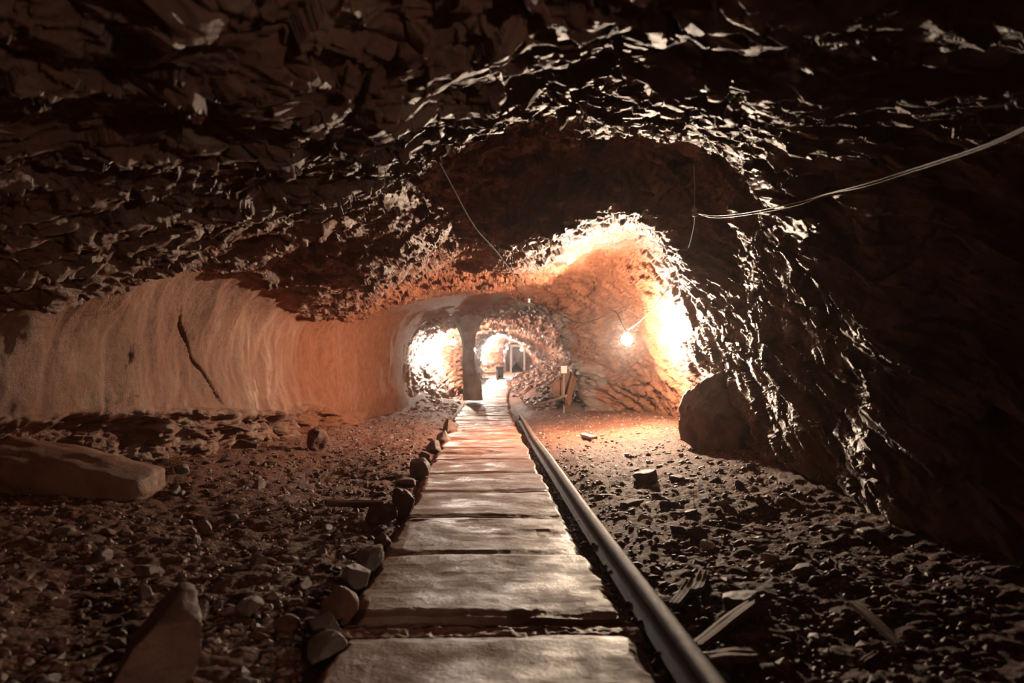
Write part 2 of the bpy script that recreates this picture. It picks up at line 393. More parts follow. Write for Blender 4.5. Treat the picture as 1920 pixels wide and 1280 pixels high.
grey = np.maximum(grey*.9, .25*ss(8, 5.5, y)*ss(1.75, 2.05, z))
grey = np.maximum(grey, .85*ss(16.8, 17.05, y+.35*vn(p*2.2, 33))*ss(.45, .7, x)*ss(21, 19, y))
grey = np.maximum(grey, .6*ss(20, 23, y)*ss(-1.0, -1.6, x))  # paler wall by the second lamp: its white glare put into the colour
dust = ss(9.2, 12.5, y+.9*fbm(p*1.1, 3, 77))*(1-grey)*ss(21, 17.5, y)
dust = np.maximum(dust, ss(22, 26, y)*.5*ss(-2, .5, -x))
# displacement
D = .16*fbm(p*.75, 3, 1)*ss(20, 10, y)
# cobbly conglomerate
q = p.copy(); q[:, 2] = q[:, 2]*1.5-q[:, 1]*.25
warp = .10*np.stack([vn(p*3.1, 51), vn(p*3.1, 52), vn(p*3.1, 53)], 1)
f1, f2, idv = worley((q+warp)*2.6, 10)
g1, g2, idg = worley((q+warp*.7)*6.2, 20)
h1_, h2_, idh = worley((q+warp*.5)*14., 30)
cob = .11*np.clip(1-f1*1.15, 0, 1)**.7*(idv > .35)*(.4+idv)+.055*np.clip(1-g1*1.1, 0, 1)**.8*(.1+1.3*idg)+.020*np.clip(1-h1_, 0, 1)*(.2+1.3*idh)
cob = .8*cob+.085*facet((q+warp*.6)*2.1, 200)+.050*facet((q+warp*.5)*4.9, 210)+.028*facet((q+warp*.3)*11., 220)
hollow = -.10*ss(.25, .6, fbm(q*1.25+3, 3, 66))
cong = cob+hollow
# streaked right-hand rock: beds running down and towards the camera
a = math.atan2(1.25, 2.2)
s_ = y*math.cos(a)+z*math.sin(a); t_ = -y*math.sin(a)+z*math.cos(a)
w2 = .18*vn(p*1.3, 81)
st = np.stack([x*1.1, s_*.75, (t_+w2)*3.6], 1)
w1f, w2f, wid = worley(np.stack([x*2.2, s_*2.0, (t_+w2*.6)*6.5], 1), 90)
streak = .12*ridged(st, 3, 84, .5)+.10*facet(np.stack([x*1.6, s_*1.1, (t_+w2)*4.2], 1), 230)+.07*facet(np.stack([x*3, s_*2.6, (t_+w2*.6)*9], 1), 240)+.03*facet(np.stack([x*7, s_*6, t_*20], 1), 250)+.03*np.clip(1-w1f, 0, 1)*wid
streak = streak+.02*np.clip(1-h1_, 0, 1)
# smooth dripstone face
dr = np.stack([x*1.5, y*3.0, z*.45], 1)
smoothd = .045*fbm(np.stack([x*1.5, y*2.0, z*.9], 1), 5, 70)+.008*ridged(np.stack([x*3, y*6, z*2], 1), 3, 73)+.07*fbm(p*1.4, 3, 79)+.014*fbm(p*np.array([6, 7, 4.5]), 4, 263)*ss(16, 12, y)+.006*ridged(p*9, 3, 264)*ss(15, 11, y)+ss(14.5, 12.5, y)*(.014*facet(p*np.array([2.5, 2.8, 1.6])+warp*2, 266)*ss(-.1, .5, fbm(p*1.1+4, 3, 268))+.02*np.clip(np.abs(vn(p*np.array([1, 1.7, .6])+warp, 269))*5-1, -1, 0))
crack = np.abs((y-7.83)+.9*(z-1.55)-.05*vn(p*5, 74)); smoothd = smoothd-.06*ss(.035, .0, crack)*left*ss(.62, .8, z)*ss(1.7, 1.5, z)
right = ss(.9, 1.9, x+.3*vn(p*1.5, 55)+1.2*ss(14.5, 16.5, y))*ss(20, 18.5, y)*ss(3.1, 2.4, z-.0*x)
D = D+(1-smo)*((1-right)*cong*(.62+.4*left*ss(1.2, .7, z))+right*streak*(.5+.5*ss(14, 15.5, y)))+smo*(smoothd-.08)
# lower left wall is hollowed under the smooth face
D = D-left*.20*ss(low+.05, low-.1, z)*ss(14, 12, y)*ss(-.6, .2, z)*(1+.5*fbm(p*2.5, 2, 99))
# quiet the far end and the dust-smoothed arch
amp = np.interp(y, [-4, -3.8, -3.5, 5, 13, 15.5, 17.5, 19, 24, 40, 44, 49], [0, 0, 1, 1, 1, .8, .8, 1.1, 1.7, 1.2, .4, 0])
archq = ss(13.6, 15.5, y)*ss(20, 17.6, y)*ss(.8, .4, x)
amp = amp*(1-.65*archq)
D = D*amp
p2 = p+n_*D[:, None]
G2 = p2[:NA].reshape(NV1, NU, 3); GF2 = p2[NA:].reshape(NV2, len(CF), 3)
cobc = np.clip((idg*.75+idv*.25-.1)*1.1, 0, 1)*(g1 < .62)
idn = np.arange(NA).reshape(NV1, NU); idf = NA+np.arange(NV2*len(CF)).reshape(NV2, len(CF))
attrs = dict(grey=grey, smoothface=smo*(1-grey)*ss(15.5, 13, y), dust=dust, cobble=cobc)
def shell_piece(name, u0, u1, label, cat):
    sub = idn[:, u0:u1+1]; v0 = int(np.searchsorted(CF, u0)); v1 = int(np.searchsorted(CF, u1)); sub2 = idf[:, v0:v1+1]
    fs = []; base = 0
    for q in (sub, sub2):
        loc = base+np.arange(q.size).reshape(q.shape); base += q.size
        fs.append(np.stack([loc[:-1, :-1], loc[:-1, 1:], loc[1:, 1:], loc[1:, :-1]], -1).reshape(-1, 4))
    fs = np.concatenate(fs); f = np.concatenate([sub.ravel(), sub2.ravel()])
    o = mesh_np(name, p2[f], fs, M['shell'], None, True, {k: v[f] for k, v in attrs.items()})
    tag(o, label, cat, None, 'structure'); return o
uL = int(np.searchsorted(-th, -math.radians(138)))//3*3; uR = int(np.searchsorted(-th, -math.radians(42)))//3*3
shell_piece('wall_left', 0, uL, 'red rock wall with a smooth pale face on the left of the tunnel', 'wall')
shell_piece('ceiling', uL, uR, 'rough hanging rock ceiling over the tunnel', 'ceiling')
shell_piece('wall_right', uR, NU-1, 'dark streaked rock wall on the right of the tunnel', 'wall')

# ------------------------------------------------------------ floor
inv = np.linspace(1/1.9, 1/49, int(520*Q)); Yf = np.concatenate([np.linspace(-3.9, 1.9, 30)[:-1], 1/inv])
xf = np.concatenate([np.linspace(-4.5, 4.5, int(700*Q))])
FX, FY = np.meshgrid(xf, Yf); fx, fy = FX.ravel(), FY.ravel()
fz = floor_z(fx, fy); pf = np.stack([fx, fy, 0*fx], 1)
off = np.minimum(ss(-.52, -.9, fx)+ss(.78, 1.1, fx), 1)
wf1, _, wfi = worley(pf*9, 110); wg1, _, wgi = worley(pf*22, 120)
lump = .028*np.clip(1-wf1*1.2, 0, 1)*(wfi > .45)+.014*np.clip(1-wg1*1.1, 0, 1)*wgi+.012*fbm(pf*8, 3, 130)
dustf = ss(10, 13, fy)*ss(.6, 1.2, fx)
fz = fz+lump*off*(1-.5*dustf)
# heaped debris of the far right slope
fz = fz+off*ss(18, 20, fy)*.12*fbm(pf*2.2, 3, 140)
nx, ny = len(xf), len(Yf); fi = np.arange(nx*ny).reshape(ny, nx)
ff = np.stack([fi[:-1, :-1], fi[:-1, 1:], fi[1:, 1:], fi[1:, :-1]], -1).reshape(-1, 4)
tag(mesh_np('floor', np.stack([fx, fy, fz], 1), ff, M['dirt']), 'red dirt floor of the tunnel', 'floor', None, 'structure')

# ------------------------------------------------------------ rocks
def ico(sub):
    bm = bmesh.new(); bmesh.ops.create_icosphere(bm, subdivisions=sub, radius=1)
    v = np.array([v.co[:] for v in bm.verts]); f = np.array([[a.index for a in q.verts] for q in bm.faces]); bm.free(); return v, f
ICO = {k: ico(k) for k in (1, 2, 3, 4, 5, 6)}
def rock_np(seed, sub=3, planes=9, rough=.06, flat=1.0, cut=(.5, .85)):
    r = np.random.default_rng(seed); v, f = ICO[sub]; v = v.copy()
    for _ in range(planes):
        d = r.normal(size=3); d /= np.linalg.norm(d); k = r.uniform(*cut)
        ex = np.maximum(0, v@d-k); v -= ex[:, None]*d*.93
    v *= (r.uniform(.75, 1.2), r.uniform(.75, 1.2), flat*r.uniform(.8, 1.1))
    nn = v/np.linalg.norm(v, axis=1, keepdims=True)
    v += nn*(rough*fbm(v*2.2+seed*3.7, 4, seed % 50)+rough*.5*ridged(v*4+seed, 3, seed % 31))[:, None]
    return v, f
def rock_obj(name, seed, loc, size, rot=(0, 0, 0), sub=4, label=None, cat='stone', group=None, sink=.25, mat='stone', planes=13, rough=.07, cut=(.42, .8), shear=(0, 0), attrs=None):
    v, f = rock_np(seed, sub, planes, rough, 1.0, cut)
    v = (v-(v.max(0)+v.min(0))/2)/(v.max(0)-v.min(0))*np.array(size); v[:, 0] += shear[0]*v[:, 2]; v[:, 1] += shear[1]*v[:, 2]
    v = v@np.array(Matrix.Rotation(rot[2], 3, 'Z') @ Matrix.Rotation(rot[1], 3, 'Y') @ Matrix.Rotation(rot[0], 3, 'X')).T
    lo = v[:, 2].min(); v[:, 2] -= lo+sink*(v[:, 2].max()-lo)
    o = mesh_np(name, v, f, M[mat], None, False if sub <= 3 else True, {k: np.full(len(v), q) for k, q in (attrs or {}).items()}); o.location = loc
    return tag(o, label, cat, group)

def FPz(px, py):
    q = FP(px, py); q.z = float(floor_z(np.array([q.x]), np.array([q.y]))[0]); return q
def foot(px_l, px_r, py_b, py_t):
    """size and place of a stone on the floor from its outline's box"""
    q = FPz((px_l+px_r)/2, py_b); w = (px_r-px_l)/F*q.y; hh = (py_b-py_t)/F*q.y
    return q, w, hh

# the kerb row: px_l, px_r, py_bottom, py_top
kerb = [
 (570, 645, 1228, 1172, 'low jagged wet stone at the near end of the kerb row, below the pale one', 1.3),
 (578, 637, 1192, 1132, 'pale angular kerb stone beside the nearest wide muddy gap in the walkway', .95),
 (603, 662, 1150, 1084, 'dark broad kerb stone between the pale angular one and the rounded one', 1.1),
 (640, 690, 1098, 1043, 'rounded brown kerb stone with a domed top', 1.0),
 (664, 716, 1064, 1010, 'mottled kerb stone just beyond the rounded domed one', 1.1),
 (700, 735, 1020, 984, 'small squarish kerb stone below the flat-topped stone by the stick', 1.0),
 (688, 738, 984, 944, 'grey flat-topped kerb stone that the wooden stick lies against', 1.1),
 (733, 767, 970, 900, 'tall upright kerb stone, largest in the row', 1.3),
 (742, 778, 908, 890, 'low reddish kerb stone just beyond the tall upright one', 1.2),
 (764, 806, 893, 852, 'reddish wide kerb stone half way along the row', 1.0),
 (784, 808, 862, 842, 'small dark kerb stone beyond the wide reddish one', .9),
 (795, 826, 846, 820, 'sharp orange-lit kerb stone third from the far end of the row', .9),
 (816, 846, 826, 800, 'orange-lit kerb stone second from the far end of the row', .9),
 (830, 856, 806, 778, 'last kerb stone at the far end of the row', .9),
]
for i, (a, b, c, d, lab, dep) in enumerate(kerb):
    q, w, hh = foot(a, b, c, d)
    q.y += w*.35
    rock_obj('kerb_stone', 200+i*7, q, (w*1.02, w*dep*1.1, hh*1.1), (0, 0, i*.8), 4, lab, 'stone', 'stones lining the left edge of the walkway', .12)

# big rocks
q = FPz(310, 1278)
rock_obj('boulder', 331, q, (.27, .50, .36), (.1, .0, .15), 5, 'large pointed brown boulder low on the left, nearest the camera', 'boulder', None, .2, planes=12, cut=(.4, .75), shear=(.35, .1))
q = FPz(205, 945)
rock_obj('boulder', 345, (q.x-.42, q.y+.35, q.z), (1.25, .8, .46), (.05, .1, .25), 5, 'long pale boulder at the foot of the left wall', 'boulder', None, .15, 'shell', planes=14, cut=(.45, .8), attrs={'smoothface': .9})
q = FPz(1350, 905)
bld = rock_obj('boulder', 361, (2.98, 9.3, -.05), (1.1, 1.4, 1.2), (.1, .12, .3), 6, 'huge dark boulder with a bright left edge against the right wall', 'boulder', None, .06, planes=8, rough=.13, cut=(.6, .9))
for args in [
 (572, 610, 850, 800, 'knobbly stone standing at the foot of the left wall beside the scree', 401),
 (462, 500, 1062, 1034, 'dark stone with a pale tip in the middle of the left scree', 402),
 (348, 386, 1168, 1126, 'brown stone just right of the large pointed boulder', 403),
 (440, 490, 1152, 1120, 'dark stone with a pale corner between the pointed boulder and the kerb row', 404),
 (365, 395, 1000, 970, 'ochre stone on the left scree below the long pale boulder', 405),
 (352, 375, 1030, 1004, 'small upright pale stone under the ochre stone on the left scree', 406),
 (195, 222, 1105, 1080, 'small round yellowish stone at the left of the scree', 407),
 (245, 285, 1128, 1095, 'pinkish stone behind the tip of the large pointed boulder', 408),
 (325, 352, 898, 878, 'reddish upright fragment right of the long pale boulder', 409),
 (1183, 1245, 910, 880, 'dark angular stone on the bright dirt right of the rail', 410),
 (1255, 1290, 905, 893, 'pair-like dark flat stone in front of the huge dark boulder', 411),
 (1378, 1398, 918, 900, 'thin reddish shard standing at the shadow edge of the huge dark boulder', 412),
 (1285, 1312, 970, 955, 'flat dark stone on the rubble below the huge dark boulder', 413),
 (1550, 1612, 1012, 998, 'long flat stone at the foot of the right wall', 414),
 (1614, 1668, 1024, 998, 'jagged pale-edged stone at the foot of the dark right wall', 415),
 (1352, 1450, 1165, 1130, 'broad dark stone in the near rubble right of the two pale slivers', 416),
 (1290, 1330, 1010, 984, 'blocky dark stone in the rubble behind the pale chalky lump', 417),
 (1380, 1420, 1245, 1205, 'crumbly grey stone behind the orange board', 418),
]:
    a, b, c, d, lab, sd = args; q, w, hh = foot(a, b, c, d); q.y += w*.3
    rock_obj('fallen_stone', sd, q, (w, w*.85, hh*1.1), (0, 0, sd*.7), 4, lab, 'stone', None, .15)
t = NT('pale stone'); n = t.noise(12, 6, .7); t.set(t.ramp(n, [(.3, (.42, .33, .28)), (.7, (.78, .70, .63))]), .6); t.bump(t.noise(50, 6, .7), .5, .01); M['pale'] = t.m
for a, b, c, d, lab, sd in [
 (1196, 1228, 980, 964, 'white flat stone on the rubble nearest the middle of the rail', 501),
 (1311, 1345, 1028, 1008, 'pale chalky lump in the middle of the right rubble', 502),
 (1349, 1368, 958, 944, 'small round white pebble on the rubble below the dark boulder', 503),
 (1428, 1466, 1064, 1043, 'pale pointed stone in the right rubble, right of the chalky lump', 504),
 (1410, 1424, 970, 958, 'tiny white chip lit near the foot of the right wall', 505),
 (1222, 1240, 918, 908, 'small pale chip beside the dark angular stone', 506),
 (1400, 1418, 1078, 1064, 'small pale disc left of the pale pointed stone', 507),
]:
    q, w, hh = foot(a, b, c, d); q.y += w*.3
    rock_obj('pale_stone', sd, q, (w, w*.9, hh*1.1), (0, 0, sd*.9), 3, lab, 'stone', None, .15, 'pale')

# loose rubble: 300 individuals, the rest as one gravel object
LIB = []
for k in range(12):
    v, f = rock_np(600+k, 3, 9, .07, .62)
    o = mesh_np('rubble_stone', v, f, M['stone'], None, False); o.data.name = 'rubble_stone_shape'; LIB.append((v, f, o.data)); bpy.data.objects.remove(o)
def clear_of_path(x): return (x < -.68) | (x > .86)
def wall_x(Y, side, zz=.1):
    j = int(np.argmin(np.abs(Yr-Y))); row = G2[j]; m = np.abs(row[:, 2]-zz) < .25
    m &= (row[:, 0] < 0) if side < 0 else (row[:, 0] > 0)
    if not m.any(): return side*3.
    return row[m, 0].max() if side < 0 else row[m, 0].min()
yy_ = np.linspace(1.5, 30, 200); WL = np.array([wall_x(v, -1) for v in yy_]); WR = np.array([wall_x(v, 1) for v in yy_])
# stay clear of the big hand-placed rocks
KEEP = [(o.location.x, o.location.y, max(o.dimensions.x, o.dimensions.y)*.5) for o in COL.objects if o.type == 'MESH' and o.name.split('.')[0] in ('kerb_stone', 'boulder', 'fallen_stone', 'pale_stone')]
def scatter(n, ymin, ymax, pw, seed):
    r = np.random.default_rng(seed); out = []
    while len(out) < n:
        Y = ymin*(ymax/ymin)**(r.random()**pw)
        a = np.interp(Y, yy_, WL)+.1; b = np.interp(Y, yy_, WR)-.1
        lim = .66*Y
        X_ = r.uniform(max(a, -lim), min(b, lim))
        if not clear_of_path(X_): continue
        out.append((X_, Y))
    return np.array(out)
zones = [('loose angular stone of the scree left of the kerb row', 'loose stones on the left scree', lambda x: x < 0),
         ('loose angular stone of the rubble right of the rail', 'loose stones right of the rail', lambda x: x > 0)]
sp = scatter(1500, 2.4, 13, 1.0, 11); used = []
r = np.random.default_rng(12); cnt = 0
for X_, Y in sp:
    if cnt >= 290: break
    s = float(np.clip(np.exp(r.normal(math.log(.033), .38)), .018, .075))
    if Y > 8: s *= .6
    if any((X_-a)**2+(Y-b)**2 < (c+s)**2 for a, b, c in KEEP+used): continue
    k = int(r.integers(12)); me = LIB[k][2]
    o = bpy.data.objects.new('rubble_stone', me); COL.objects.link(o)
    zz = float(floor_z(np.array([X_]), np.array([Y]))[0])
    o.location = (X_, Y, zz+s*.35); o.scale = (s*r.uniform(.8, 1.4), s*r.uniform(.7, 1.1), s*r.uniform(.7, 1.1)); o.rotation_euler = (r.uniform(-.4, .4), r.uniform(-.4, .4), r.uniform(0, 6.3))
    used.append((X_, Y, s)); cnt += 1
    zl = zones[0] if X_ < 0 else zones[1]
    tag(o, zl[0], 'stone', zl[1])
# gravel mass
GL = [rock_np(700+k, 1, 6, .10, .7) for k in range(10)]
def mass(name, pts, sizes, label, cat, mat, seed, zoff=.25):
    r = np.random.default_rng(seed); co = []; fs = []; base = 0
    zz = floor_z(pts[:, 0], pts[:, 1])
    for i in range(len(pts)):
        v, f = GL[int(r.integers(10))]; s = sizes[i]
        c, sn = math.cos(r.uniform(0, 6.28)), 0; an = r.uniform(0, 6.28); tl = r.uniform(-.6, .6)
        Rz = np.array([[math.cos(an), -math.sin(an), 0], [math.sin(an), math.cos(an), 0], [0, 0, 1]])@np.array([[1, 0, 0], [0, math.cos(tl), -math.sin(tl)], [0, math.sin(tl), math.cos(tl)]])
        w = (v*np.array([r.uniform(.8, 1.5), r.uniform(.7, 1.1), r.uniform(.7, 1.1)])*s)@Rz.T+np.array([pts[i, 0], pts[i, 1], zz[i]+s*zoff])
        co.append(w); fs.append(f+base); base += len(v)
    o = mesh_np(name, np.concatenate(co), np.concatenate(fs), M[mat], None, False)
    return tag(o, label, cat, None, 'stuff')
gp = scatter(int(15000*Q), 2.2, 17, .95, 21); r = np.random.default_rng(22)
gs = np.clip(np.exp(r.normal(math.log(.014), .5, len(gp))), .005, .042)
dl = (gp[:, 0] > 0) & (gp[:, 1] > 9.5); gs = np.where(dl, gs*.75, gs)
mass('gravel', gp, gs, 'small red and grey gravel strewn on both sides of the walkway', 'gravel', 'gravel', 23)
# grit along the rail and on the slab edges
n = int(2600*Q); gy = 2.2*(18/2.2)**r.random(n); gx = np.where(r.random(n) < .6, r.normal(.66, .05, n), r.normal(-.60, .05, n))
mass('grit', np.stack([gx, gy], 1), np.clip(np.exp(r.normal(math.log(.008), .5, n)), .003, .022), 'fine crumbled grit along both edges of the walkway', 'grit', 'gravel', 24, 1.2)
# stony far right slope
n = int(2500*Q); gy = r.uniform(18.5, 40, n); gx0 = np.interp(gy, [18, 30, 40], [1.2, .9, 1.8]); gx = gx0+r.random(n)**1.2*(np.interp(gy, [18.5, 24, 31, 36, 40], [2.7, 3.0, 2.75, 2.4, 2.0])-gx0)
mass('rubble_slope', np.stack([gx, gy], 1), np.clip(np.exp(r.normal(math.log(.05), .5, n)), .02, .16), 'slope of broken rock rising to the right beyond the leaning rock rib', 'rubble', 'gravel', 25)
n = int(400*Q); gy = r.uniform(17.5, 26, n); gx = -.66-r.random(n)*(np.interp(gy, [17.5, 21.5, 24, 26], [1.7, 1.35, .95, .75])-.66)
mass('rubble_heap', np.stack([gx, gy], 1), np.clip(np.exp(r.normal(math.log(.04), .45, n)), .02, .12), 'low heap of broken rock on the left under the far arch', 'rubble', 'gravel', 26)

# ------------------------------------------------------------ walkway slabs
joints = [1.1, 2.25, 3.50, 4.68, 5.80, 6.95, 8.1, 9.3, 10.6, 11.9, 13.2, 14.5, 15.8, 17.1, 18.4, 19.7, 21, 22.3, 23.6, 24.9, 26.2, 27.5, 28.8, 30.1, 31.4, 32.7, 34, 35.3, 36.6]
names = ['concrete walkway slab nearest the camera, cut by the bottom of the photo', 'broad pale slab between the wide muddy gap and the next joint',
 'wet slab in front of the tall upright kerb stone', 'short slab beside the flat-topped kerb stone and the stick', 'slab beside the tall upright kerb stone, with a red muddy corner',
 'slab beside the wide reddish kerb stone', 'slab level with the small dark kerb stone']
def path_c(Y): return np.interp(Y, [0, 17, 24, 32, 37], [0.01, .0, .15, .55, .95])
def slab(Y0, Y1, i, nu, nv):
    u = np.linspace(0, 1, nu); v = np.linspace(0, 1, nv); U, V = np.meshgrid(u, v)
    Yv = Y0+V*(Y1-Y0); x0 = path_c(Yv)-.60+.05*np.array(fbm(np.stack([0*Yv.ravel(), Yv.ravel()*2.3, 0*Yv.ravel()], 1), 4, 150)).reshape(Yv.shape)
    x1 = path_c(Yv)+.615+.05*np.array(fbm(np.stack([9+0*Yv.ravel(), Yv.ravel()*2.3, 0*Yv.ravel()], 1), 4, 151)).reshape(Yv.shape)
    Xv = x0+U*(x1-x0); flat = np.stack([Xv.ravel(), Yv.ravel(), 0*Xv.ravel()], 1)
    wob = .05*fbm(flat*np.array([1.6, .2, 1])+i*3.3, 3, 152).reshape(Yv.shape)     # wavy joints
    Yw = Yv+wob*(1-np.abs(2*V-1))*0+wob*((V < .5)*ss(.25, 0, V)+(V >= .5)*ss(.75, 1, V))
    zz = zc(Yw)+.012+.016*fbm(flat*1.7, 3, 153).reshape(Yv.shape)+.0035*ridged(flat*6, 4, 154).reshape(Yv.shape)
    L = Y1-Y0; e = np.minimum(V, 1-V)*L; es = np.minimum(U, 1-U)*1.2
    ragged = 1+.5*fbm(flat*9, 3, 158).reshape(Yv.shape)
    zz = zz-.013*ss(.09, 0, e*ragged)-.05*ss(.06, 0, es*ragged)
    pit = fbm(flat*2.1+5, 3, 155).reshape(Yv.shape); zz = zz-.018*ss(.35, .6, pit)
    jt = np.clip(.7*ss(.10, .02, e*ragged)*np.clip(.6+fbm(flat*3.3, 2, 159).reshape(Yv.shape), 0, 1)+.5*ss(.05, 0, es*ragged)+.7*ss(.35, .6, pit), 0, 1)
    bott = np.full(Yv.shape, 0.)+zc(Yw)-.06
    co = np.stack([Xv, Yw, zz], -1).reshape(-1, 3); id_ = np.arange(nu*nv).reshape(nv, nu)
    f = np.stack([id_[:-1, :-1], id_[:-1, 1:], id_[1:, 1:], id_[1:, :-1]], -1).reshape(-1, 4)
    ring = np.concatenate([id_[0], id_[1:, -1], id_[-1, :-1][::-1], id_[1:-1, 0][::-1]])
    cb = co[ring].copy(); cb[:, 2] = bott.reshape(-1)[ring]; n0 = len(co); m = len(ring)
    fr = np.array([(ring[(k+1) % m], ring[k], n0+k, n0+(k+1) % m) for k in range(m)])
    o = mesh_np('concrete_slab', np.concatenate([co, cb]), np.concatenate([f, fr]), M['concrete'], None, True, {'joint': np.concatenate([jt.ravel(), np.ones(m)]), 'mud': np.concatenate([(np.clip(.1+.55*ss(4.5, 9, Yv)+.5*fbm(flat*1.3+2, 3, 157).reshape(Yv.shape), 0, .85)*ss(31, 25, Yv)).ravel(), np.zeros(m)])})
    return o
for i in range(1, len(joints)-1):
    g = .005
    nv = int(max(14, 300*Q*min(1, 4/joints[i+1]))); nu = int(max(24, 260*Q*min(1, 4/joints[i+1])))
    gap = .10 if i == 1 else g
    o = slab(joints[i]+g, joints[i+1]-(.26 if i == 1 else g), i, nu, nv)
    if i-1 < len(names): lab = names[i-1]
    elif joints[i] < 17: lab = 'orange-lit slab of the walkway between the small dark kerb stone and the rail end'
    else: lab = 'distant slab of the walkway inside the far arch'
    tag(o, lab, 'paving slab', 'concrete slabs of the walkway')
# timber sleeper showing in the wide muddy gap
u, v = np.meshgrid(np.linspace(-.60, .66, 160), np.linspace(3.235, 3.515, 60)); fl_ = np.stack([u.ravel(), v.ravel(), 0*u.ravel()], 1)
cr = np.clip(1-np.abs(v.ravel()-3.37-.01*np.sin(u.ravel()*5))/.085, 0, 1)
zt = -.036+.022*ss(0, .45, cr)*(.7+.5*fbm(fl_*np.array([2, 9, 1]), 3, 170))+.012*ridged(fl_*11, 3, 171)+.010*np.clip(1-worley(fl_*26, 172)[0], 0, 1)
k_ = np.arange(60*160).reshape(60, 160); f_ = np.stack([k_[:-1, :-1], k_[:-1, 1:], k_[1:, 1:], k_[1:, :-1]], -1).reshape(-1, 4)
tag(mesh_np('sleeper', np.stack([u.ravel(), v.ravel(), zt], 1), f_, M['concrete'], None, True, {'joint': .55+.4*fbm(fl_*8, 3, 173), 'mud': .5+0*zt}), 'sunken mud-caked sleeper in the widest muddy gap of the walkway', 'sleeper')

# ------------------------------------------------------------ rail
prof0 = [(-.055, -.02), (.055, -.02), (.055, -.008), (.012, .004), (.010, .065), (.030, .078), (.040, .092), (.042, .108), (.036, .122), (.020, .131), (0, .134),
        (-.020, .131), (-.036, .122), (-.042, .108), (-.040, .092), (-.030, .078), (-.010, .065), (-.012, .004), (-.055, -.008)]
prof = [(a*.82, b) for a, b in prof0]
Ys = np.concatenate([np.linspace(1.0, 16.2, 120)]); co = []; fs = []; m = len(prof)
for k, Y in enumerate(Ys):
    xc = .715+.012*math.sin(Y*.5)+.0015*Y; dz = -.018+.010*math.sin(Y*.9)
    for (a, b) in prof: co.append((xc+a, Y, b+dz))
for k in range(len(Ys)-1):
    for j in range(m):
        a = k*m+j; b = k*m+(j+1) % m; fs.append((a, b, b+m, a+m))
c0 = len(co); co += [(.715, Ys[0], .05), (.74, Ys[-1], .05)]
for j in range(m): fs.append((c0, (j+1) % m, j, j)); fs.append((c0+1, (len(Ys)-1)*m+j, (len(Ys)-1)*m+(j+1) % m, (len(Ys)-1)*m+(j+1) % m))
fs3 = [f for f in fs if len(set(f)) == 4]; tri = [tuple(dict.fromkeys(f)) for f in fs if len(set(f)) == 3]
me = bpy.data.meshes.new('rail'); me.from_pydata(co, [], fs3+tri); me.materials.append(M['rail'])
for q_ in me.polygons: q_.use_smooth = len(q_.vertices) == 4
o = bpy.data.objects.new('rail', me); COL.objects.link(o); tag(o, 'single rusty steel rail running along the right edge of the walkway', 'rail')

# ------------------------------------------------------------ wood
def board(name, a, b, width, thick, mat, label, cat='board', lift=.03, roll=.1, seed=1, lift2=None, jag=.25):
    a = Vector(a); b = Vector(b); r = random.Random(seed); L = (b-a).length
    nx_, ny_ = 22, 6; bm = bmesh.new(); grid = {}
    for s in (0, 1):
        for i in range(nx_+1):
            for j in range(ny_+1):
                u = i/nx_; v = j/ny_
                jr = random.Random(seed*50+j).uniform(-jag, jag)*width; jr2 = random.Random(seed*70+j).uniform(-jag, jag)*width
                x_ = -L/2+L*u+(jr if u > .5 else jr2)*abs(2*u-1)**6
                y_ = (v-.5)*width*(1-.18*abs(2*u-1)**3*r.random())+.02*width*math.sin(u*9+seed)
                z_ = (s-.5)*thick*(1+.25*math.sin(j*2.3+seed)*.5)+.004*math.sin(u*5+seed)
                grid[s, i, j] = bm.verts.new((x_, y_, z_))
    for i in range(nx_):
        for j in range(ny_):
            for s in (0, 1):
                q4 = [grid[s, i, j], grid[s, i+1, j], grid[s, i+1, j+1], grid[s, i, j+1]]; bm.faces.new(q4 if s else q4[::-1])
    for i in range(nx_):
        for j, fl in ((0, 0), (ny_, 1)):
            q4 = [grid[0, i, j], grid[0, i+1, j], grid[1, i+1, j], grid[1, i, j]]; bm.faces.new(q4 if not fl else q4[::-1])
    for j in range(ny_):
        for i, fl in ((0, 1), (nx_, 0)):
            q4 = [grid[0, i, j], grid[0, i, j+1], grid[1, i, j+1], grid[1, i, j]]; bm.faces.new(q4 if fl == 0 else q4[::-1])
    o = mesh_bm(name, bm, M[mat]); d = (b-a).normalized()
    side = d.cross(Vector((0, 0, 1))); side = side.normalized() if side.length > .01 else Vector((1, 0, 0)); up = side.cross(d)
    m = Matrix((d, -side, up)).transposed().to_4x4() @ Matrix.Rotation(roll, 4, 'X')
    o.matrix_world = Matrix.Translation((a+b)/2+Vector((0, 0, lift))) @ m
    return tag(o, label, cat)
def fb(x1, y1, x2, y2, w, th_, mat, lab, cat='board', **kw):
    return board('wood_fragment', FPz(x1, y1), FPz(x2, y2), w, th_, mat, lab, cat, **kw)
fb(613, 955, 715, 950, .065, .035, 'wood', 'weathered wooden stick lying on the left scree against the kerb row', 'stick', lift=.03, seed=3)
fb(1305, 1212, 1412, 1168, .075, .03, 'wood', 'splintered brown plank piece lying just right of the rail', lift=.055, seed=4, roll=-.25)
fb(1328, 1236, 1418, 1256, .085, .025, 'wood', 'orange-brown board piece lowest in the rubble right of the rail', lift=.06, seed=5, roll=.15)
fb(1600, 1178, 1688, 1250, .032, .022, 'wood', 'long thin reddish stick at the right of the near rubble', 'stick', lift=.07, seed=6)
fb(1612, 1268, 1640, 1242, .03, .015, 'wood', 'short twig beside the foot of the long thin reddish stick', 'stick', lift=.03, seed=7)
fb(1265, 1138, 1296, 1108, .055, .02, 'greywood', 'pale wood sliver lying by the rail, left one of two', lift=.045, seed=8, roll=-.15)
